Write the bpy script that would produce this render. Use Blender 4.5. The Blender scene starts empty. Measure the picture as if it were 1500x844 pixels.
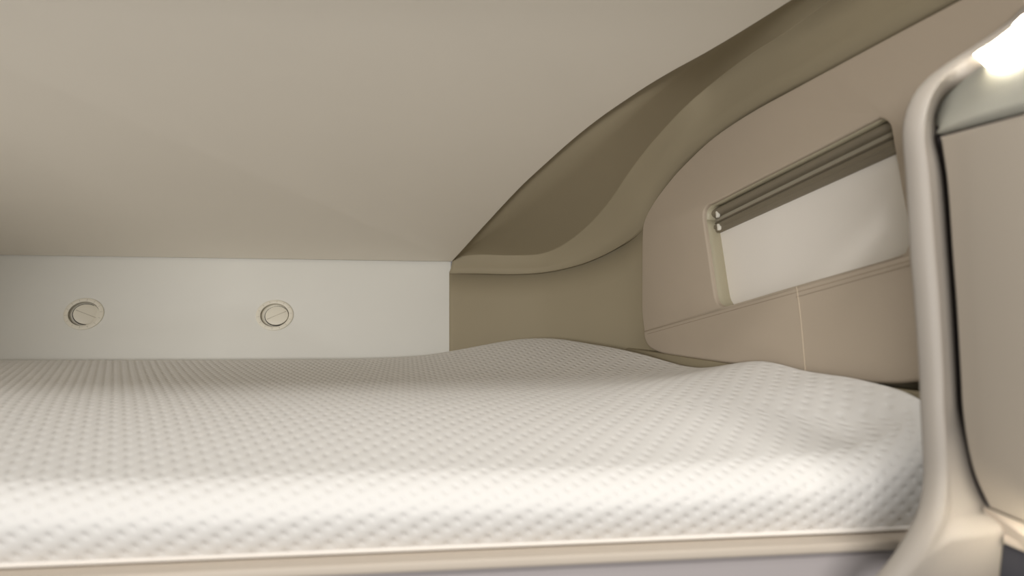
import bpy, bmesh, math
import numpy as np
from mathutils import Vector, Matrix

SC = bpy.context.scene
COL = SC.collection
R = math.radians
Z0 = 1.50                                   # eye height of the camera above the vehicle floor

# ------------------------------------------------------------------ camera, world, lights, exposure
YAW, PITCH, FPX = R(8.0), R(4.7), 1000.0
FWD = Vector((math.sin(YAW)*math.cos(PITCH), math.cos(YAW)*math.cos(PITCH), math.sin(PITCH)))
RIGHT = Vector((math.cos(YAW), -math.sin(YAW), 0))
UP = RIGHT.cross(FWD)
EYE = Vector((0, 0, Z0))
cam = bpy.data.objects.new('camera', bpy.data.cameras.new('camera')); COL.objects.link(cam)
cam.location = EYE
cam.rotation_euler = Matrix((RIGHT, UP, -FWD)).transposed().to_euler()
cam.data.sensor_width = 36; cam.data.lens = 24
cam.data.clip_start = 0.02
cam.data.dof.use_dof = True
cam.data.dof.focus_distance = 1.55
cam.data.dof.aperture_fstop = 3.2
SC.camera = cam

SC.view_settings.view_transform = 'Standard'
SC.view_settings.look = 'None'
SC.view_settings.gamma = 1
SC.view_settings.use_curve_mapping = False
SC.view_settings.exposure = 0.0
SC.cycles.use_denoising = True

world = bpy.data.worlds.new('world'); SC.world = world
world.use_nodes = True
wb = world.node_tree.nodes['Background']
wb.inputs[0].default_value = (1.0, 0.98, 0.95, 1)
wb.inputs[1].default_value = 0.15

def area_light(name, loc, target, sx, sy, power, color):
    d = bpy.data.lights.new(name, 'AREA'); d.shape = 'RECTANGLE'
    d.size = sx; d.size_y = sy; d.energy = power; d.color = color
    o = bpy.data.objects.new(name, d); COL.objects.link(o)
    o.location = Vector(loc) + Vector((0, 0, Z0))
    o.rotation_euler = (Vector(target) - Vector(loc)).to_track_quat('-Z', 'Y').to_euler()
    return o
area_light('room_ceiling_lamp', (0.42, -0.50, 1.04), (0.05, 0.9, -0.1), 0.9, 0.04, 17.8, (1.0, 0.98, 0.95))
area_light('header_fill', (0.2, 0.25, 0.573), (0.2, 0.70, -0.1), 1.2, 0.02, 1.5, (1.0, 0.98, 0.95))  # added fill near the header, brightens the mattress top; no real fitting
area_light('room_fill', (-2.3, -4.8, 0.0), (0.1, 1.6, 0.1), 2.4, 0.9, 222.0, (1.0, 0.98, 0.96))  # broad fill added behind the camera for wall and ceiling, not a window
area_light('nook_fill', (-1.40, 1.15, 0.12), (0.6, 1.2, 0.1), 0.3, 0.1, 0.6, (1.0, 0.97, 0.93))  # invented out-of-view fill that lifts the back of the nook

# ------------------------------------------------------------------ measuring helpers
def ray(px, py):
    return FWD + RIGHT*((px-750)/FPX) + UP*((422-py)/FPX)
def at_y(px, py, Y):
    d = ray(px, py); return EYE + d*(Y/d.y)
def on_plane(px, py, p0, n):
    d = ray(px, py); p0 = Vector(p0); n = Vector(n)
    return EYE + d*((p0-EYE).dot(n)/d.dot(n))
# side wall of the nose: tapers towards the front of the vehicle
WDIR = Vector((math.sin(R(9)), -math.cos(R(9)), 0))
WN = Vector((-math.cos(R(9)), -math.sin(R(9)), 0))          # towards the bed
WP = Vector((0.511, 1.5, Z0))
def on_wall(px, py, out=0.0):
    return on_plane(px, py, WP - WN*out, WN)
# front wall of the nose: its foot lies nearer the bed than its top
SEAM_Y, SEAM_Z = 1.90, 0.240
LEAN = R(14)
BN = Vector((0, -math.cos(LEAN), math.sin(LEAN)))
BP = Vector((0, SEAM_Y, Z0+SEAM_Z))
def on_back(px, py, out=0.0):
    return on_plane(px, py, BP - BN*out, BN)
CSL = 0.30
CN = Vector((0, -CSL, -1)).normalized()
def ceil_z(y): return Z0 + SEAM_Z + CSL*(SEAM_Y-y)
def on_ceil(px, py, out=0.0):
    return on_plane(px, py, BP - CN*out, CN)

def spline(pts, n):
    """Catmull-Rom through pts, n samples per span."""
    P = [Vector(p) for p in pts]
    P = [P[0]*2-P[1]] + P + [P[-1]*2-P[-2]]
    out = []
    for i in range(1, len(P)-2):
        a, b, c, d = P[i-1:i+3]
        for k in range(n):
            t = k/n
            out.append(0.5*((2*b) + (c-a)*t + (2*a-5*b+4*c-d)*t*t + (3*b-a-3*c+d)*t**3))
    out.append(P[-2].copy())
    return out

# ------------------------------------------------------------------ object helpers
def link(name, me, mat, parent=None, smooth=True):
    o = bpy.data.objects.new(name, me); COL.objects.link(o)
    if mat: me.materials.append(mat)
    if parent: o.parent = parent
    if smooth:
        for p in me.polygons: p.use_smooth = True
    return o
def mesh(name, verts, faces, mat, parent=None, smooth=True):
    me = bpy.data.meshes.new(name); me.from_pydata([tuple(v) for v in verts], [], faces); me.validate()
    return link(name, me, mat, parent, smooth)
def bm_obj(name, bm, mat, parent=None, smooth=True):
    bmesh.ops.recalc_face_normals(bm, faces=bm.faces[:])
    me = bpy.data.meshes.new(name); bm.to_mesh(me); bm.free()
    return link(name, me, mat, parent, smooth)
def grid(name, rows, mat, parent=None, thick=None, flip=False):
    """Loft between rows of equal length."""
    n = len(rows[0]); V = [p for r in rows for p in r]; F = []
    for j in range(len(rows)-1):
        for i in range(n-1):
            f = (j*n+i, j*n+i+1, (j+1)*n+i+1, (j+1)*n+i)
            F.append(f[::-1] if flip else f)
    o = mesh(name, V, F, mat, parent)
    if thick:
        m = o.modifiers.new('thickness', 'SOLIDIFY'); m.thickness = abs(thick); m.offset = 1 if thick > 0 else -1
    return o
def tube(name, pts, r, mat, parent=None, seg=8, cyc=False):
    cu = bpy.data.curves.new(name, 'CURVE'); cu.dimensions = '3D'
    sp = cu.splines.new('POLY'); sp.points.add(len(pts)-1); sp.use_cyclic_u = cyc
    for p, q in zip(sp.points, pts): p.co = (*q, 1)
    cu.bevel_depth = r; cu.bevel_resolution = seg//2; cu.use_fill_caps = True
    return from_curve(name, cu, Matrix.Identity(4), mat, parent)
def from_curve(name, cu, mw, mat, parent):
    t = bpy.data.objects.new(name+'_tmp', cu); COL.objects.link(t); t.matrix_world = mw
    bpy.context.view_layer.update()
    me = bpy.data.meshes.new_from_object(t.evaluated_get(bpy.context.evaluated_depsgraph_get()))
    bpy.data.objects.remove(t); bpy.data.curves.remove(cu)
    me.transform(mw); me.name = name
    me.materials.clear()
    return link(name, me, mat, parent)
def frame_mat(origin, xdir, ydir, zdir):
    m = Matrix((xdir, ydir, zdir)).transposed().to_4x4(); m.translation = origin
    return m
def slab(name, loops, origin, xdir, ydir, half, bev, mat, parent=None, res=3):
    """Flat plate with rounded rims: loops are world points on the front plane, front face at the plane."""
    zdir = xdir.cross(ydir).normalized()
    cu = bpy.data.curves.new(name, 'CURVE'); cu.dimensions = '2D'; cu.fill_mode = 'BOTH'
    for lp in loops:
        sp = cu.splines.new('POLY'); sp.points.add(len(lp)-1); sp.use_cyclic_u = True
        for p, q in zip(sp.points, lp):
            d = q-origin; p.co = (d.dot(xdir), d.dot(ydir), 0, 1)
    cu.extrude = half; cu.bevel_depth = bev; cu.bevel_resolution = res; cu.offset = -bev
    m = frame_mat(origin - zdir*(half+bev), xdir, ydir, zdir)
    o = from_curve(name, cu, m, mat, parent)
    md = o.modifiers.new('weld', 'WELD'); md.merge_threshold = 1e-5
    autosmooth(o, 40)
    return o
def autosmooth(o, deg):
    bm = bmesh.new(); bm.from_mesh(o.data)
    bmesh.ops.remove_doubles(bm, verts=bm.verts[:], dist=1e-5)
    for e in bm.edges:
        if len(e.link_faces) == 2 and e.calc_face_angle(0) > R(deg): e.smooth = False
    for f in bm.faces: f.smooth = True
    bm.to_mesh(o.data); bm.free()
def bar(name, a, b, prof, nrm, upv, mat, parent=None):
    """Straight moulding from a to b; prof lists (out, up) offsets."""
    V = []; n = len(prof)
    for p in (a, b):
        for (u, v) in prof: V.append(p + nrm*u + upv*v)
    F = [(i, (i+1) % n, n+(i+1) % n, n+i) for i in range(n)] + [tuple(range(n))[::-1], tuple(range(n, 2*n))]
    o = mesh(name, V, F, mat, parent)
    autosmooth(o, 35)
    return o
def box(name, lo, hi, mat, parent=None, bev=0.0):
    bm = bmesh.new(); bmesh.ops.create_cube(bm, size=1)
    for v in bm.verts:
        v.co = Vector([lo[i] + (v.co[i]+.5)*(hi[i]-lo[i]) for i in range(3)]) + Vector((0, 0, Z0))
    if bev: bmesh.ops.bevel(bm, geom=bm.edges[:], offset=bev, segments=3, affect='EDGES', profile=0.5)
    o = bm_obj(name, bm, mat, parent); autosmooth(o, 35); return o
def empty(name, loc, label, cat, group=None):
    o = bpy.data.objects.new(name, None); COL.objects.link(o); o.location = loc
    o.empty_display_size = 0.02
    return tag(o, label, cat, group)
def tag(o, label, cat, group=None):
    o['label'] = label; o['category'] = cat
    if group: o['group'] = group
    return o
def struct(o, label, cat):
    o['kind'] = 'structure'; return tag(o, label, cat)
def adopt(root):
    """Keep world placement of children built in world space under an Empty that stands elsewhere."""
    inv = Matrix.Translation(root.location).inverted()
    for o in COL.objects:
        if o.parent == root: o.matrix_parent_inverse = inv

# ------------------------------------------------------------------ materials
def lin(r, g, b):
    f = lambda c: c/12.92 if c <= 0.04045 else ((c+0.055)/1.055)**2.4
    return (f(r/255), f(g/255), f(b/255), 1)
def material(name, rgb, rough=0.6, grain=0.0, gscale=900, mottle=0.03, spec=0.3):
    m = bpy.data.materials.new(name); m.use_nodes = True
    nt = m.node_tree; N = nt.nodes; L = nt.links
    b = N['Principled BSDF']; b.inputs['Roughness'].default_value = rough
    b.inputs['Specular IOR Level'].default_value = spec
    tc = N.new('ShaderNodeTexCoord')
    nz = N.new('ShaderNodeTexNoise'); nz.inputs['Scale'].default_value = 6; nz.inputs['Detail'].default_value = 4
    L.new(tc.outputs['Object'], nz.inputs['Vector'])
    mx = N.new('ShaderNodeMixRGB'); mx.blend_type = 'MULTIPLY'; mx.inputs[0].default_value = 1
    cr = N.new('ShaderNodeMapRange'); cr.inputs['To Min'].default_value = 1-mottle; cr.inputs['To Max'].default_value = 1+mottle*.4
    L.new(nz.outputs['Fac'], cr.inputs['Value'])
    mx.inputs[1].default_value = rgb
    L.new(cr.outputs[0], mx.inputs[2]); L.new(mx.outputs[0], b.inputs['Base Color'])
    if grain:
        g = N.new('ShaderNodeTexNoise'); g.inputs['Scale'].default_value = gscale; g.inputs['Detail'].default_value = 3
        L.new(tc.outputs['Object'], g.inputs['Vector'])
        bp = N.new('ShaderNodeBump'); bp.inputs['Strength'].default_value = grain; bp.inputs['Distance'].default_value = 0.001
        L.new(g.outputs['Fac'], bp.inputs['Height']); L.new(bp.outputs[0], b.inputs['Normal'])
    return m
def emitter(name, rgb, strength):
    m = bpy.data.materials.new(name); m.use_nodes = True
    b = m.node_tree.nodes['Principled BSDF']
    b.inputs['Base Color'].default_value = (*rgb, 1)
    b.inputs['Emission Color'].default_value = (*rgb, 1); b.inputs['Emission Strength'].default_value = strength
    return m
M_CEIL = material('ceiling_cream', lin(234, 227, 214), 0.75, 0.10, 700)
M_WALL = material('wall_white', lin(218, 216, 208), 0.65, 0.10, 700)
M_TAUPE = material('taupe_moulding', lin(152, 141, 117), 0.7, 0.18, 900)
M_PAD = material('beige_leatherette', lin(184, 170, 152), 0.6, 0.25, 1100, 0.05)
M_SEAM = material('seam_cloth', lin(140, 124, 106), 0.8)  # darker beige of the welt and stitching
M_THREAD = material('pale_thread', lin(192, 177, 156), 0.8)
M_REVEAL = material('cream_plastic', lin(180, 172, 148), 0.4)
M_BAR = material('grey_brown_aluminium', lin(128, 119, 102), 0.45)
M_BARL = material('pale_grey_channel', lin(160, 152, 134), 0.5)
M_DARK = material('dark_gap', lin(45, 41, 40), 0.8)
M_GAP = material('cupboard_gap_grey', lin(84, 79, 80), 0.7)
M_CAP = material('white_clip_plastic', lin(230, 226, 214), 0.4)
M_BLIND = material('blind_fabric', lin(242, 236, 227), 0.8, 0.05, 1500)
M_VENT = material('vent_plastic', lin(222, 216, 200), 0.45)
M_VENTG = material('vent_groove', lin(176, 168, 152), 0.6)
M_GLOSS = material('cupboard_cream', lin(153, 145, 135), 0.45, 0.03, 1200)
M_DOOR = material('cupboard_door', lin(170, 160, 146), 0.5, 0.03, 1200)
M_FASCIA = material('fascia_grey', lin(158, 156, 145), 0.5)
M_RAIL = material('rail_cream', lin(196, 184, 169), 0.5)
M_FRONT = material('bed_front_grey', lin(166, 159, 158), 0.55)
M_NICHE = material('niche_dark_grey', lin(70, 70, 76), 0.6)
M_GLASS = material('night_glass', lin(24, 26, 30), 0.1)
M_LED = emitter('led_diffuser', (1.0, 0.94, 0.82), 20.0)
M_LED2 = emitter('led_strip_diffuser', (1.0, 0.90, 0.74), 24.0)

def knit_material():
    """Puffed knit cover: rows of dimples on a skewed lattice, laid out along the cloth (UV in metres)."""
    m = bpy.data.materials.new('knit_mattress_cover'); m.use_nodes = True
    nt = m.node_tree; N = nt.nodes; L = nt.links
    b = N['Principled BSDF']; b.inputs['Roughness'].default_value = 0.85
    b.inputs['Specular IOR Level'].default_value = 0.15
    b.inputs['Base Color'].default_value = lin(226, 223, 218)
    b.inputs['Sheen Weight'].default_value = 0.15
    uv = N.new('ShaderNodeUVMap')
    a1 = np.array([0.0103, 0.0066]); a2 = np.array([0.0109, -0.0132])
    G = np.linalg.inv(np.array([a1, a2]).T)
    def phase(g):
        d = N.new('ShaderNodeVectorMath'); d.operation = 'DOT_PRODUCT'
        d.inputs[1].default_value = (g[0]*2*math.pi, g[1]*2*math.pi, 0)
        L.new(uv.outputs[0], d.inputs[0])
        c = N.new('ShaderNodeMath'); c.operation = 'COSINE'; L.new(d.outputs['Value'], c.inputs[0])
        h = N.new('ShaderNodeMath'); h.operation = 'MULTIPLY_ADD'; h.inputs[1].default_value = 0.5; h.inputs[2].default_value = 0.5
        L.new(c.outputs[0], h.inputs[0]); return h
    p1, p2 = phase(G[0]), phase(G[1])
    mu = N.new('ShaderNodeMath'); mu.operation = 'MULTIPLY'; L.new(p1.outputs[0], mu.inputs[0]); L.new(p2.outputs[0], mu.inputs[1])
    pw = N.new('ShaderNodeMath'); pw.operation = 'POWER'; pw.inputs[1].default_value = 1.8; L.new(mu.outputs[0], pw.inputs[0]); mu = pw
    # between the dimples the cloth puffs up in rows
    rw = N.new('ShaderNodeMath'); rw.operation = 'MULTIPLY_ADD'; rw.inputs[1].default_value = 0.25
    L.new(p2.outputs[0], rw.inputs[0]); L.new(mu.outputs[0], rw.inputs[2])
    inv = N.new('ShaderNodeMath'); inv.operation = 'SUBTRACT'; inv.inputs[0].default_value = 1; L.new(rw.outputs[0], inv.inputs[1])
    fz = N.new('ShaderNodeTexNoise'); fz.inputs['Scale'].default_value = 900; L.new(uv.outputs[0], fz.inputs['Vector'])
    ad = N.new('ShaderNodeMath'); ad.operation = 'MULTIPLY_ADD'; ad.inputs[1].default_value = 0.12
    L.new(fz.outputs['Fac'], ad.inputs[0]); L.new(inv.outputs[0], ad.inputs[2])
    bp = N.new('ShaderNodeBump'); bp.inputs['Strength'].default_value = 0.55; bp.inputs['Distance'].default_value = 0.0023
    L.new(ad.outputs[0], bp.inputs['Height']); L.new(bp.outputs[0], b.inputs['Normal'])
    return m
M_KNIT = knit_material()
M_PIPE = material('mattress_piping', lin(228, 222, 214), 0.8)

# ================================================================== SHELL
# ceiling: sloping roof panel with a curved right edge
CPX = [(662,376),(680,356),(712,320),(760,268),(800,230),(840,194),(880,162),(920,134),(950,114),(985,93),(1030,68),
       (1080,38),(1140,0),(1200,-38),(1300,-100),(1400,-165)]
edge = spline([on_ceil(*p) for p in CPX], 6)
loop = [Vector((-1.5, SEAM_Y, ceil_z(SEAM_Y)))] + edge + [Vector((0.66, 0.38, ceil_z(0.38))), Vector((-1.5, 0.38, ceil_z(0.38)))]
cu_x = Vector((1, 0, 0)); cu_y = Vector((0, -1, CSL)).normalized()
c_o = slab('ceiling', [[p for p in loop][::-1]], BP, cu_x, -cu_y, 0.006, 0.0015, M_CEIL)
struct(c_o, 'smooth cream sloping ceiling panel over the bed with curved right edge', 'ceiling')

# front wall of the nose, below the roof panel
Vw = []
nx = Vector((1, 0, 0)); dwn = Vector((0, -math.sin(LEAN), -math.cos(LEAN)))
A = BP + Vector((-1.5, 0, 0)); B = on_back(662, 376)
rt, rb = on_back(660.5, 378), on_back(658.5, 560)
rt = rb.lerp(rt, (BP.z-rb.z)/(rt.z-rb.z))
wl = [A, rt, rt.lerp(rb, 0.40/(rb-rt).length), A + dwn*0.40]
VENTS = [on_back(123, 460), on_back(402.5, 462)]
OVAL = 0.88
def vent_rim(c, r):
    return [c + nx*(r*math.cos(a)) - dwn*(r*OVAL*math.sin(a)) for a in np.linspace(0, 2*math.pi, 65)[:-1]]
w = slab('wall_back', [wl] + [vent_rim(c, 0.0372) for c in VENTS], BP, nx, -dwn, 0.008, 0.0005, M_WALL)
struct(w, 'smooth white wall at the far side of the bed below the ceiling', 'wall')

# bead along the seam of roof panel and wall
sr = []
a = Vector((-1.5, SEAM_Y, Z0+SEAM_Z)); b = Vector((B.x-0.002, SEAM_Y, Z0+SEAM_Z))
prof = [(-0.004, 0.006), (0.003, 0.006), (0.0055, 0.004), (0.006, 0.001), (0.0045, -0.002), (0.001, -0.003), (-0.004, -0.003)]
t1 = bar('trim_1', a, b, prof, Vector((0, -1, 0)), Vector((0, 0, 1)), M_REVEAL)
struct(t1, 'thin cream bead along the seam between ceiling and white wall', 'trim')

# taupe moulding between roof panel, nose corner and side wall
SPX = [(663,377.5),(700,373.5),(750,374.5),(790,373),(822,361),(858,334),(890,299),(920,255),(950,215),(997,163),(1040,125),
       (1095,83),(1150,48),(1217,0),(1320,-60),(1420,-118)]
SYD = [1.888,1.875,1.855,1.82,1.755,1.65,1.54,1.43,1.345,1.25,1.19,1.092,1.006,0.918,0.798,0.704]
LPX = [(658,400),(700,400),(745,401),(790,399),(830,392),(866,381),(905,362),(938,333),(965,283),(1000,237),(1050,193),
       (1110,153),(1190,110),(1290,55),(1400,-6),(1500,-62)]
LYD = [None,1.874,1.853,1.812,1.75,1.685,1.605,1.54]
Cc = [on_ceil(*p, out=-0.001) for p in CPX]
Cr = [on_ceil(p[0]+3, p[1]+3, out=-0.006) for p in CPX]
S_ = [at_y(*p, y) for p, y in zip(SPX, SYD)]
L_ = []
for i, p in enumerate(LPX):
    if i == 0: L_.append(on_back(*p, out=-0.006))
    elif i < 7: L_.append(at_y(*p, LYD[i]-0.006))
    else: L_.append(on_wall(*p, out=0.006))
def mid(a, b, t, off): return [p.lerp(q, t) + off for p, q in zip(a, b)]
# the moulding turns in behind the padded panel
K_ = [p + (Vector((0.0, 0.010, -0.003)) if i < 7 else -WN*0.022 + Vector((0, 0, -0.004))) for i, p in enumerate(L_)]
rows_c = [Cc, Cr, mid(Cr, S_, .33, Vector((0, 0, .004))), mid(Cr, S_, .66, Vector((0, 0, .006))), mid(Cr, S_, .985, Vector((0, 0, .0004))),
          S_, mid(S_, L_, .02, Vector((0, 0, 0))), mid(S_, L_, .35, Vector((.002, .003, .002))), mid(S_, L_, .7, Vector((.002, .003, .002))), L_, K_]
rows = [spline(r, 6) for r in rows_c]
t2 = grid('trim_2', rows, M_TAUPE)
m = t2.modifiers.new('thickness', 'SOLIDIFY'); m.thickness = 0.003; m.offset = 1
struct(t2, 'curved taupe moulding sweeping from the corner up along the ceiling edge', 'trim')

# rounded nose corner below the moulding
top, low = [], []
LB = [(658,560),(700,560),(745,560),(790,560),(830,560),(866,560),(905,560),(938,560)]
LBY = [None, 1.808, 1.795, 1.765, 1.715, 1.66, 1.60, 1.54]
for i in range(8):
    p, q = LPX[i], LB[i]
    if i == 0:
        u = on_back(p[0], p[1]-2, out=-0.001); v = on_back(*q, out=-0.001)
    else:
        u = at_y(p[0], p[1]-2, LYD[i]+0.004) if i < 7 else on_wall(p[0], p[1]-2, out=0.014)
        v = at_y(*q, LBY[i]) if i < 7 else on_wall(*q, out=0.014)
    top.append(u); low.append(v)
top.append(top[-1] + WDIR*0.10 - WN*0.009); low.append(low[-1] + WDIR*0.10 - WN*0.009)
bot = [v + (v-u).normalized()*0.10 for u, v in zip(top, low)]
rws = [spline(mid(top, low, t, Vector((0, 0, 0))), 6) for t in (0, .25, .5, .75, 1)] + [spline(bot, 6)]
cw = grid('wall_corner', rws, M_TAUPE, flip=True)
m = cw.modifiers.new('thickness', 'SOLIDIFY'); m.thickness = 0.004; m.offset = -1
struct(cw, 'taupe rounded corner wall between white wall and window panel', 'wall')

# side wall behind the padded panel
def wpt(t, z, out=0.0): return WP + WDIR*t - WN*out + Vector((0, 0, z))
OUT = 0.026
hole_px = spline([(1030,320),(1031,307),(1038,300),(1046,296.5),(1100,268.5),(1200,217.5),(1278,177),(1288,173.5),(1297,177),
                  (1303,185),(1306,197),(1318,268),(1330,335),(1331.5,349),(1327,364),(1315,374.5),(1240,397),(1160,420),(1080,444),
                  (1065,449),(1056,448.5),(1049,441),(1045,425),(1037,370),(1030,320)], 5)[:-1] if False else None
def spline2(pts, n): return [(v.x, v.y) for v in spline([Vector((p[0], p[1], 0)) for p in pts], n)]
HP = [(1030,322),(1030.5,310),(1036,301.5),(1046,296.5),(1100,268.5),(1200,217.5),(1278,177),(1288,173.5),(1297,176.5),
      (1303,184.5),(1306,197),(1318,268),(1330,333),(1331.5,349),(1327,364),(1315,374.5),(1240,397),(1160,420),(1080,444),
      (1066,448.5),(1056,448),(1049,441),(1045,425),(1037,370)]
hp = spline2(HP + [HP[0]], 5)[:-1]
hole = [on_wall(*p) for p in hp]
def grow(loop, d):
    c = sum(loop, Vector())/len(loop)
    out = []
    n = len(loop)
    for i, p in enumerate(loop):
        t = (loop[(i+1) % n]-loop[i-1]).normalized()
        nn = t.cross(WN)
        if nn.dot(p-c) < 0: nn = -nn
        out.append(p + nn*d)
    return out
wall_loop = [wpt(-0.10, -0.32, OUT), wpt(0.92, -0.32, OUT), wpt(0.92, 0.72, OUT), wpt(-0.10, 0.30, OUT)]
wr = slab('wall_right', [wall_loop, [p - WN*OUT for p in grow(hole, 0.004)]], WP - WN*OUT, WDIR, Vector((0, 0, 1)), 0.008, 0.0005, M_TAUPE)
struct(wr, 'taupe side wall behind the padded window panel', 'wall')
wlft = box('wall_left', (-1.53, 0.28, -0.4), (-1.5, 1.95, 0.9), M_CEIL)
struct(wlft, 'cream wall at the left end of the bed', 'wall')
hd = box('trim_3', (-1.5, 0.365, 0.48), (0.66, 0.40, 1.0), M_CEIL, bev=0.006)
struct(hd, 'cream header above the opening of the sleeping nook', 'trim')

jb = box('shade_upright', (-1.5, 0.365, -0.45), (-1.19, 0.40, 0.48), M_CEIL, bev=0.006)  # unseen blocker added to keep the room fill off the left side
struct(jb, 'added unseen cream upright shading the left part of the nook', 'trim')

# ledge along the side wall under the padded panel
p0 = on_wall(900, 512, out=0.018); p1 = wpt(0.86, -0.11, 0.018)
pa = on_wall(882, 507.5, 0.006); pb = on_wall(1092, 541, 0.006)
pb = pa + (pb-pa)*2.2
prof = [(-0.014, 0.007), (0.004, 0.007), (0.007, 0.005), (0.008, 0.001), (0.008, -0.05), (-0.014, -0.05)]
lg = bar('trim_4', pa, pb, prof, WN, Vector((0, 0, 1)), M_TAUPE)
struct(lg, 'taupe ledge along the side wall just under the padded panel', 'trim')

# ================================================================== PADDED WINDOW PANEL
pp = empty('wall_panel', wpt(0.45, -0.08), 'padded beige leatherette panel around the window on the side wall', 'wall panel')
seam_a, seam_b = (943.5, 487), (1420, 354)
sl = (seam_b[1]-seam_a[1])/(seam_b[0]-seam_a[0])
def seam_y(x): return seam_a[1] + (x-seam_a[0])*sl
UPX = [(943.5,487),(940,455),(940,400),(940.5,350),(943,325),(955,300),(975,272),(1000,243),(1045,201),(1100,164),(1160,131),(1230,93),(1310,50),(1400,2),(1500,-52)]
up = [on_wall(*p) for p in spline2(UPX, 5)]
last = up[-1]
seam_end = on_wall(1440, seam_y(1440))
tE = max((last-WP).dot(WDIR), (seam_end-WP).dot(WDIR))
up += [wpt(tE, last.z-Z0), wpt(tE, seam_end.z-Z0-0.001)]
sd = (on_wall(*seam_b) - on_wall(*seam_a)).normalized()
sa = on_wall(*seam_a)
up[-1] = sa + sd*((tE-(sa-WP).dot(WDIR))/sd.dot(WDIR))
gapv = Vector((0, 0, 0.0006))
slab('upper_panel', [[p + (gapv if i in (0, len(up)-1) else Vector()) for i, p in enumerate(up)][::-1], hole], WP, WDIR, Vector((0, 0, 1)), 0.008, 0.004, M_PAD, pp)
# lower cushion
LPXp = [(943.5,487),(945,497),(950,507),(958,513),(972,518),(1000,522.5),(1100,537),(1200,552),(1260,559.5),(1310,562),(1350,558)]
lowp = [on_wall(*p) for p in spline2(LPXp, 5)]
lowp += [wpt(tE, lowp[-1].z-Z0+0.004), up[-1]+Vector((0, 0, .004))]
lowp[0] = lowp[0] + Vector((0, 0, .004))
pad = slab('lower_cushion', [[p - (gapv if i == 0 else Vector()) for i, p in enumerate(lowp)]], WP + WN*0.0015, WDIR, Vector((0, 0, 1)), 0.007, 0.005, M_PAD, pp, res=4)
# seams of the cushion
n_st = 90
vs = [on_wall(*p) + WN*0.0018 for p in spline2([(1168,420.5),(1171,440),(1175,475),(1178,510),(1181,545)], 10)]
tube('seam', vs, 0.0008, M_THREAD, pad)
ws = [on_wall(x, seam_y(x)+4) + WN*0.0012 for x in np.linspace(949, 1430, 30)]
tube('welt', ws, 0.0005, M_SEAM, pad)
st = bmesh.new()
for k in range(70):
    x = 1168 + k*2.6
    p = on_wall(x, seam_y(x)+11) + WN*0.0018; q = on_wall(x+1.4, seam_y(x+1.4)+11) + WN*0.0018
    d = (q-p); u = d.normalized().cross(WN)*0.0004
    vv = [st.verts.new(c) for c in (p-u, q-u, q-u+WN*.0004, p-u+WN*.0004, p+u, q+u, q+u+WN*.0004, p+u+WN*.0004)]
    for f in ((0,1,2,3),(4,7,6,5),(3,2,6,7),(0,4,5,1),(0,3,7,4),(1,5,6,2)): st.faces.new([vv[i] for i in f])
bm_obj('stitching', st, M_SEAM, pad)
adopt(pp)

# ================================================================== WINDOW AND BLIND
DW = 0.030
hin = [p - WN*0.008 for p in grow(hole, -0.0002)]
r0 = hin; r1 = [p - WN*(DW+0.030) for p in hole]
fr = grid('window_1', [r0+[r0[0]], [p - WN*0.012 for p in r0+[r0[0]]], r1+[r1[0]]], M_REVEAL)
m = fr.modifiers.new('thickness', 'SOLIDIFY'); m.thickness = 0.003; m.offset = 1
struct(fr, 'small rounded window with cream reveal in the padded panel', 'window')
gl = slab('pane', [[p - WN*(DW+0.026) for p in grow(hole, -0.001)]], WP - WN*(DW+0.026), WDIR, Vector((0, 0, 1)), 0.0015, 0.0005, M_GLASS)
gl.parent = fr

bl = empty('window_blind', on_wall(1190, 300, DW), 'off-white pull blind below two grey rails inside the small window', 'blind')
def wline(pl, pr, out):
    a, b = on_wall(*pl, out), on_wall(*pr, out); d = (b-a)
    return a, b
# horizontal direction of the blind on its own plane
ba, bb = wline((1046.5,306), (1300,180), DW)
bd = (bb-ba).normalized(); bu = WN.cross(bd).normalized()
if bu.z < 0: bu = -bu
def line_pts(pl, pr, out=DW, e0=0.0, e1=0.012):
    a, b = on_wall(*pl, out), on_wall(*pr, out); d = (b-a).normalized()
    return a - d*e0, b + d*e1
def strip(name, tl, tr, blp, brp, proff, mat, out=DW):
    """Rail between an upper and a lower line; proff lists (fraction down, proud)."""
    a0, b0 = line_pts(tl, tr, out); a1, b1 = line_pts(blp, brp, out)
    V = []; n = len(proff)
    for (p, q) in ((a0, a1), (b0, b1)):
        for f, h in proff: V.append(p.lerp(q, f) + WN*h)
        V.append(q - WN*0.006); V.append(p - WN*0.006)
    n += 2
    F = [(i, (i+1) % n, n+(i+1) % n, n+i) for i in range(n)] + [tuple(range(n))[::-1], tuple(range(n, 2*n))]
    o = mesh(name, V, F, mat, bl); autosmooth(o, 50); return o
half = [(0.5-0.5*math.cos(math.pi*k/10), 0.012*math.sin(math.pi*k/10)) for k in range(11)]
strip('screen_rail', (1046.5,307.5), (1300,180.5), (1048.5,320.5), (1304,194), half, M_BAR)
strip('channel', (1048.5,320.5), (1304,194), (1049.5,325), (1306,200), [(0, 0.0), (1, 0.0)], M_BARL)
strip('blind_rail', (1049.5,325), (1306,200), (1052,341.5), (1311,225), [(0, .001), (.06, .001), (.1, .004), (.2, .006), (.24, .0035), (.3, .0035), (.36, .008), (.62, .0095), (.72, .006), (.9, .006), (1, .003)], M_BAR)
strip('head_gap', (1045,303), (1299,177), (1046.5,307.5), (1300,180.5), [(0, -0.004), (1, -0.004)], M_DARK)
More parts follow.
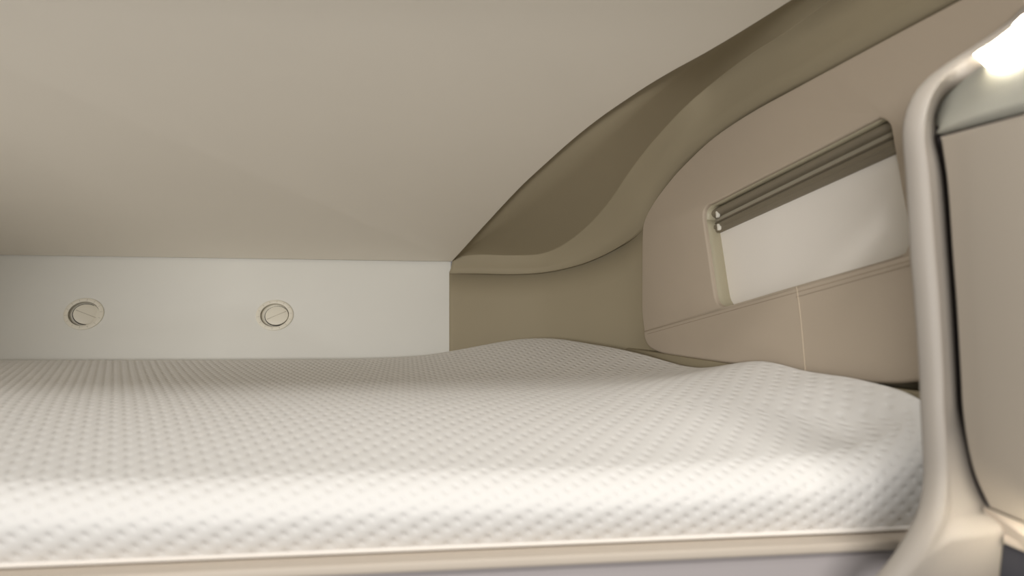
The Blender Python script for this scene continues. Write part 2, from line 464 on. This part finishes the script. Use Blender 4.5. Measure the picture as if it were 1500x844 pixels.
for cx, cy in ((1049.6, 314), (1051.6, 332.5)):
    c = on_wall(cx, cy, DW-0.012)
    pr = [c + bd*(0.0035*math.cos(a)) + bu*(0.0062*math.sin(a)) for a in np.linspace(-math.pi/2, math.pi/2, 9)]
    pr += [c + bu*0.0062 - bd*0.003, c - bu*0.0062 - bd*0.003]
    slab('end_clip', [pr[::1]], c, bd, WN.cross(bd), 0.0022, 0.0006, M_CAP, bl)
fa = [on_wall(*p, DW+0.004) for p in ((1049,338), (1330,212), (1352,370), (1070,460))]
slab('blind_fabric', [fa], WP - WN*(DW+0.004), WDIR, Vector((0, 0, 1)), 0.0010, 0.0003, M_BLIND, bl)
e0, e1 = on_wall(1048.2, 320, DW-0.002), on_wall(1062, 450, DW-0.002)
tube('side_rail', [e0, e1], 0.0011, M_BAR, bl)
adopt(bl)

# ================================================================== AIR VENTS
def make_vent(px, py, yaw_t, pitch_t, slot_ang, label):
    c = on_back(px, py)
    zd = BN; xd = Vector((1, 0, 0)); yd = zd.cross(xd)
    v = bpy.data.objects.new('air_vent', None); COL.objects.link(v); tag(v, label, 'air vent', 'round vents in the far wall')
    v.empty_display_size = 0.02
    v.matrix_world = frame_mat(c, xd, yd*OVAL, zd)
    def lathe(name, prof, mat, par, seg=64, M=Matrix.Identity(4)):
        V = []; F = []
        for (r, z) in prof:
            for k in range(seg):
                a = 2*math.pi*k/seg; V.append(M @ Vector((r*math.cos(a), r*math.sin(a), z)))
        for j in range(len(prof)-1):
            for k in range(seg):
                F.append((j*seg+k, j*seg+(k+1) % seg, (j+1)*seg+(k+1) % seg, (j+1)*seg+k))
        if prof[-1][0] < 0.01: F.append(tuple((len(prof)-1)*seg+k for k in range(seg)))
        o = mesh(name, V, F, mat, par); autosmooth(o, 45); return o
    ring = lathe('ring', [(0.0475, 0.0), (0.0475, 0.0015), (0.0465, 0.0026), (0.0445, 0.0032), (0.0375, 0.0036), (0.0362, 0.0028), (0.0358, -0.001), (0.0345, -0.012), (0.0335, -0.0125)], M_VENT, v)
    for k in range(14):
        a = 2*math.pi*(k+.3)/14
        d = Vector((math.cos(a), math.sin(a), 0)); s = Vector((-math.sin(a), math.cos(a), 0))*0.00035
        z = Vector((0, 0, 1))
        P = [d*0.0385+z*.0033-s, d*0.0385+z*.0033+s, d*0.0446+z*.0029+s, d*0.0446+z*.0029-s]
        Q = [p+z*.0006 for p in P]
        mesh('tick', P+Q, [(3,2,1,0),(4,5,6,7),(0,1,5,4),(1,2,6,5),(2,3,7,6),(3,0,4,7)], M_VENTG, ring, False)
    lathe('socket', [(0.0346, -0.001), (0.0340, -0.0050), (0.0325, -0.0062), (0.002, -0.0064)], M_VENT, v)
    T = Matrix.Translation((0.0045 if yaw_t else 0.0, 0, -0.004)) @ Matrix.Rotation(yaw_t, 4, 'Y') @ Matrix.Rotation(pitch_t, 4, 'X')
    lathe('gap', [(0.0312, -0.0075), (0.0312, -0.0005), (0.0306, 0.0000), (0.0290, -0.0004), (0.0288, -0.0075)], M_DARK, v, M=T)
    disc = lathe('dial', [(0.0290, -0.006), (0.0296, 0.0005), (0.0290, 0.0022), (0.027, 0.0030), (0.015, 0.0036), (0.001, 0.0038)], M_VENT, v, M=T)
    bm = bmesh.new(); bmesh.ops.create_cube(bm, size=1)
    for q in bm.verts:
        q.co = T @ (Matrix.Rotation(slot_ang, 4, 'Z') @ Vector((q.co.x*0.053, q.co.y*0.0012, 0.0034 + q.co.z*0.0016)))
    bm_obj('slot', bm, M_VENTG, disc, False)
    return v
make_vent(123, 460, R(15), R(3), R(-22), 'round cream air vent left in the white wall, its dial turned to one side')
make_vent(402.5, 462, R(-2), R(-3), R(28), 'round cream air vent in the white wall nearer the corner, its dial sitting flat')

# ================================================================== BED
bb_ = empty('bed_base', (-0.4, 0.9, Z0-0.33), 'cream railed bed base with grey front under the mattress', 'bed base')
def poly_prism(name, loop2, z0, z1, mat, parent, bev=0.0):
    bm = bmesh.new()
    vs = [bm.verts.new((x, y, Z0+z0)) for x, y in loop2]
    f = bm.faces.new(vs)
    ex = bmesh.ops.extrude_face_region(bm, geom=[f])
    for g in ex['geom']:
        if isinstance(g, bmesh.types.BMVert): g.co.z = Z0+z1
    if bev:
        bmesh.ops.bevel(bm, geom=[e for e in bm.edges], offset=bev, segments=3, affect='EDGES', profile=0.5)
    o = bm_obj(name, bm, mat, parent); autosmooth(o, 35); return o
MB_Z = -0.210
poly_prism('deck', [(-1.48, .736), (.595, .736), (.595, .80), (.515, 1.40), (.33, 1.60), (.1, 1.63), (-1.48, 1.63)], MB_Z-0.03, MB_Z-0.001, M_RAIL, bb_)
poly_prism('rail', [(-1.48, .688), (.585, .688), (.585, .735), (-1.48, .735)], MB_Z-0.0110, MB_Z-0.0005, M_RAIL, bb_, 0.003)
poly_prism('front_panel', [(-1.48, .695), (.585, .695), (.585, .711), (-1.48, .711)], -0.42, MB_Z-0.0112, M_FRONT, bb_)
adopt(bb_)

# mattress: outline in plan, cloth height given at a few places
XL = -1.46
fy = 0.700
corner = []
cx0, cy0, rc = 0.557, fy+0.06, 0.06
for a in np.linspace(-math.pi/2, R(4), 26): corner.append((cx0+rc*math.cos(a), cy0+rc*math.sin(a)))
outline = [(x, fy) for x in np.linspace(XL, cx0, 150)[:-1]] + corner
side = spline2([corner[-1], (0.6015,.88), (0.574,1.06), (0.546,1.23), (0.518,1.36), (0.478,1.49), (0.42,1.59), (0.345,1.68), (0.25,1.735), (0.14,1.77), (0.02,1.785), (-0.06,1.79)], 9)
outline += side[1:]
outline += [(x, 1.79) for x in np.linspace(-0.06, XL, 70)[1:]]
outline += [(XL, y) for y in np.linspace(1.79, fy, 44)[1:-1]]
O = np.array(outline); nO = len(O)
T = np.roll(O, -1, 0) - np.roll(O, 1, 0); T /= np.linalg.norm(T, axis=1)[:, None]
NO = np.stack([T[:, 1], -T[:, 0]], 1)                       # outward for a counter-clockwise loop
# thin plate spline of the cloth height (relative to eye height)
SAM = [(-1.4,.75,-.128),(-.8,.75,-.129),(-.2,.75,-.130),(.2,.75,-.129),(.42,.77,-.117),(.52,.77,-.106),(.57,.77,-.084),(.605,.78,-.058),(.585,.88,-.048),
       (.568,.96,-.044),(.55,1.05,-.031),(.53,1.15,-.040),(.515,1.23,-.049),(.49,1.32,-.044),(.44,1.43,-.024),(.39,1.55,-.004),(.32,1.64,.010),(.24,1.69,.008),(.14,1.725,-.010),
       (.02,1.74,-.030),(-.1,1.745,-.037),(-.3,1.745,-.039),(-.8,1.745,-.039),(-1.4,1.745,-.039),
       (-1.2,.86,-.107),(-.6,.86,-.107),(0,.86,-.107),(.33,.86,-.100),(-1.2,1.0,-.089),(-.6,1.0,-.089),(0,1.0,-.089),(.30,1.0,-.083),(.45,.92,-.076),
       (-1.2,1.3,-.070),(-.6,1.3,-.070),(0,1.3,-.070),(.28,1.3,-.062)]
SAM = np.array(SAM)
def tps_k(d): return np.where(d > 0, d*d*np.log(np.maximum(d, 1e-9)), 0)
n = len(SAM); K = tps_k(np.linalg.norm(SAM[:, None, :2]-SAM[None, :, :2], axis=2)) + np.eye(n)*4e-4
Pm = np.hstack([np.ones((n, 1)), SAM[:, :2]])
Am = np.block([[K, Pm], [Pm.T, np.zeros((3, 3))]])
wts = np.linalg.solve(Am, np.concatenate([SAM[:, 2], np.zeros(3)]))
def cloth_z(xy):
    d = np.linalg.norm(xy[:, None, :]-SAM[None, :, :2], axis=2)
    return tps_k(d) @ wts[:n] + wts[n] + xy @ wts[n+1:]
# edge radius: rounder at the front, tighter along the walls
rad = np.where(O[:, 1] < 0.76, 0.038, np.where(O[:, 0] > .5, 0.012, 0.032))
for _ in range(14): rad = (np.roll(rad, 1)+rad+np.roll(rad, -1))/3
spine = np.stack([np.clip(O[:, 0], XL+0.45, 0.12), np.full(nO, 1.2)], 1)
rings, uvs = [], []
def flat(p):                                                # the knit is stretched lengthwise on top
    return np.stack([p[:, 0], fy + (p[:, 1]-fy)*0.5], 1)
zt_edge = cloth_z(O - NO*rad[:, None])
for k in range(9):                                           # side face, bottom to the start of the rounding
    t = k/8
    z = MB_Z + (zt_edge-rad-MB_Z)*t
    bulge = 0.004*math.sin(math.pi*t)
    xy = O + NO*(bulge*0.6 - 0.021*(1-t)**1.1)
    xy[:, 1] -= np.clip((O[:, 1]-1.45)/0.2, 0, 1)*(zt_edge-rad-z)*0.25
    rings.append(np.column_stack([xy, z])); uvs.append(flat(O) + NO*(zt_edge-z)[:, None])
for k in range(1, 11):                                       # rounding
    a = math.pi/2*k/10
    xy = O - NO*(rad*(1-math.cos(a)))[:, None]
    zt = cloth_z(xy)*math.sin(a) + zt_edge*(1-math.sin(a))
    z = zt - rad*(1-math.sin(a))
    rings.append(np.column_stack([xy, z])); uvs.append(flat(O) + NO*(rad*(1.0-a))[:, None])
base_xy = O - NO*rad[:, None]
uv_off = uvs[-1] - flat(base_xy)
for k in range(1, 41):
    t = (k/40)
    xy = base_xy*(1-t) + spine*t
    rings.append(np.column_stack([xy, cloth_z(xy)])); uvs.append(flat(xy) + uv_off*(1-t))
V = np.concatenate(rings); V[:, 2] += Z0; UVc = np.concatenate(uvs)
F = []
for j in range(len(rings)-1):
    for i in range(nO):
        F.append((j*nO+i, j*nO+(i+1) % nO, (j+1)*nO+(i+1) % nO, (j+1)*nO+i))
F.append(tuple(range(nO))[::-1])
me = bpy.data.meshes.new('mattress'); me.from_pydata(V.tolist(), [], F)
ul = me.uv_layers.new(name='UVMap')
li = np.empty(len(me.loops), dtype=np.int32); me.loops.foreach_get('vertex_index', li)
ul.data.foreach_set('uv', UVc[li].astype(np.float32).ravel())
mt = link('mattress', me, M_KNIT)
tag(mt, 'thick white dimpled knit mattress covering the bed, bulging up at the corner', 'mattress')
pts = [Vector((O[i, 0]-NO[i, 0]*0.0195, O[i, 1]-NO[i, 1]*0.0195, Z0+MB_Z+0.0035)) for i in range(0, 205)]
tube('piping', pts, 0.0032, M_PIPE, mt)

# ================================================================== CUPBOARD BESIDE THE BED OPENING
cb = empty('cupboard', at_y(1450, 500, 0.60), 'cream fitted cupboard with a moulded S-shaped surround right of the bed', 'cupboard')
FB = [(1545,-32),(1500,8),(1482,27),(1456,47),(1425,68),(1378,99),(1352,121),(1334,146),(1323.5,178),(1322,209),(1326,260),(1333,374),(1339,445),(1346,548),(1348,600),(1351,655),(1352,704),(1343,750),(1325,786),(1304,818),(1279,848),(1240,895)]
FC = [(1545,-20),(1500,20),(1484,35),(1456,56),(1422,83),(1385,111),(1371,129),(1361,151),(1355.5,178),(1355,209),(1361,260),(1370,374),(1376,445),(1381.5,548),(1383,600),(1386.6,655),(1388,704),(1382,757),(1364,793),(1345,824),(1325,848),(1280,895)]
FD = [(1580,30),(1540,48),(1505,65),(1470,82),(1441,97),(1405,124),(1385,142),(1374,161),(1370,180),(1374,209),(1384,260),(1393,374),(1398,445),(1404,548),(1407,600),(1415,655),(1427,704),(1446,743),(1462,751),(1471,772),(1468,802),(1460,870)]
DP = Vector((tuple(at_y(1376, 400, 0.612)))); 
def on_door(px, py, out=0.0): return on_plane(px, py, DP - WN*out, WN)
def yB(i): return 0.600
B_ = [at_y(*p, 0.602) for p in FB]
B0 = [at_y(p[0]+12, p[1]+4, 0.640) for p in FB]
B1 = [at_y(p[0]+1.2, p[1]+.8, 0.612) for p in FB]
Bm = [at_y(p[0]*.93+q[0]*.07, p[1]*.93+q[1]*.07, 0.5925) for p, q in zip(FB, FC)]
C0 = [at_y(p[0]*.06+q[0]*.94, p[1]*.06+q[1]*.94, 0.5850) for p, q in zip(FB, FC)]
C_ = [at_y(*p, 0.5845) for p in FC]
D_, Dm = [], []
for i, p in enumerate(FD):
    if i < 19: d = on_door(*p, out=0.010)
    else: d = on_door(*p, out=0.004)
    D_.append(d)
C1 = [c.lerp(d, .10) + Vector((0, .001, 0)) for c, d in zip(C_, D_)]
bow = [Vector((0, 0.004 if i < 15 else 0.016, 0)) for i in range(len(FC))]
Dm = [c.lerp(d, .55) + w_ for c, d, w_ in zip(C_, D_, bow)]
rows = [spline(r, 5) for r in (B0, B1, B_, Bm, C0, C_, C1, Dm, D_)]
sf = grid('surround', rows, M_GLOSS, cb)
m = sf.modifiers.new('thickness', 'SOLIDIFY'); m.thickness = 0.002; m.offset = -1
# door
DL = spline2([(1377,200),(1387,270),(1394.5,374),(1400,445),(1406,548),(1409,600),(1417,655),(1429,700),(1449,744)], 5)
dl = [on_door(1377.5, 200)] + [on_door(*p) for p in DL] + [on_door(1500, 766), on_door(1580, 798), on_door(1580, 145), on_door(1500, 167), on_door(1440, 183)]
slab('door', [dl], DP, WDIR, Vector((0, 0, 1)), 0.003, 0.002, M_DOOR, cb)
bk = [on_door(1366, 185, 0.016), on_door(1366, 560, 0.016), on_door(1440, 762, 0.016), on_door(1580, 798, 0.016), on_door(1580, 120, 0.016)]
slab('back_board', [bk], DP - WN*0.016, WDIR, Vector((0, 0, 1)), 0.002, 0.0005, M_GAP, cb)
# curved fascia above the door
f_t = [(1370,180),(1374,161),(1385,142),(1405,124),(1441,97),(1505,64),(1590,24)]
f_b = [(1373,195),(1378,193.5),(1390,190),(1406,186),(1441,176.5),(1505,160),(1590,138)]
ft = [on_door(*p, out=0.011) for p in f_t]; fb = [on_door(*p, out=0.000) for p in f_b]
fm = [t.lerp(q, .5) - WN*0.006 for t, q in zip(ft, fb)]; fq = [t.lerp(q, .85) - WN*0.002 for t, q in zip(ft, fb)]
fe = [q - WN*0.014 for q in fb]
fs = grid('fascia', [spline(r, 6) for r in (ft, fm, fq, fb, fe)], M_FASCIA, cb)
m = fs.modifiers.new('thickness', 'SOLIDIFY'); m.thickness = 0.0015; m.offset = -1
adopt(cb)

# lamp set into the top of the surround
lp = empty('recessed_lamp', at_y(1475, 62, 0.58), 'small glowing lamp set under the top of the cupboard surround', 'lamp')
lpoly = [(1431,79),(1450.5,96.5),(1489,83.5),(1497,66),(1504,20),(1484,39),(1462,56)]
def lamp_y(p): return 0.5815 if p in ((1450.5,96.5),(1489,83.5),(1497,66)) else 0.5785
ctr = Vector()
front = [at_y(*p, 0.5780) if i in (0, 4, 5, 6) else on_door(*p, out=0.004) for i, p in enumerate(lpoly)]
backv = [p + Vector((0.002, 0.006, 0.002)) for p in front]
nL = len(front)
mesh('diffuser', front+backv, [tuple(range(nL)), tuple(range(nL, 2*nL))[::-1]] + [(i, nL+i, nL+(i+1) % nL, (i+1) % nL) for i in range(nL)], M_LED, lp, False)
rimp = [p.lerp(at_y(1473, 62, 0.576), -0.04) for p in front]
tube('bezel', rimp, 0.0007, M_GLOSS, lp, cyc=True)
adopt(lp)

# shelf below the door with a dark niche under it
sh = empty('shelf', on_door(1500, 792), 'pale little shelf at lower right under the cupboard door', 'shelf')
s0, s1 = on_door(1470, 787.5, 0.0), on_door(1540, 817, 0.0)
s2, s3 = on_door(1497, 766, 0.018), on_door(1560, 787, 0.018)
def slab8(name, q, h, mat, par):
    V = q + [p - Vector((0, 0, h)) for p in q]
    return mesh(name, V, [(0,1,2,3),(7,6,5,4),(0,4,5,1),(1,5,6,2),(2,6,7,3),(3,7,4,0)], mat, par, False)
o = slab8('board', [s0, s1, s3, s2], 0.0015, M_RAIL, sh)
sill = [on_door(1440, 742, 0.0045), on_door(1545, 785, 0.003), on_door(1545, 817, -0.006), on_door(1462, 786, 0.0045)]
slab8('sill', sill, 0.0012, M_RAIL, sh)
slab8('edge_strip', [s0 + Vector((0, 0, -.0017)), s1 + Vector((0, 0, -.0017)), s1 - WN*.006 + Vector((0, 0, -.0017)), s0 - WN*.006 + Vector((0, 0, -.0017))], 0.0028, M_RAIL, sh)
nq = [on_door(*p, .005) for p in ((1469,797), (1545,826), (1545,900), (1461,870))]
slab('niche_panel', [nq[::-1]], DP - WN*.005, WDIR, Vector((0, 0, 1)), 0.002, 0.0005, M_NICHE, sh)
adopt(sh)
ls = empty('light_strip', on_door(1580, 775, -0.034), 'warm light strip under the cupboard door at the right edge', 'lamp')
la, lb = on_door(1545, 788, -0.026), on_door(1615, 800, -0.026)
tube('tube', [la, lb], 0.0025, M_LED2, ls)
adopt(ls)
d = bpy.data.lights.new('strip_light', 'AREA'); d.shape = 'RECTANGLE'; d.size = 0.045; d.size_y = 0.008; d.energy = 0.026; d.spread = R(75); d.color = (1.0, 0.90, 0.74)
so = bpy.data.objects.new('strip_light', d); COL.objects.link(so)
so.location = la.lerp(lb, 0.3) + WN*0.004
so.rotation_euler = (on_door(1435, 772, 0.0) - so.location).to_track_quat('-Z', 'Y').to_euler()
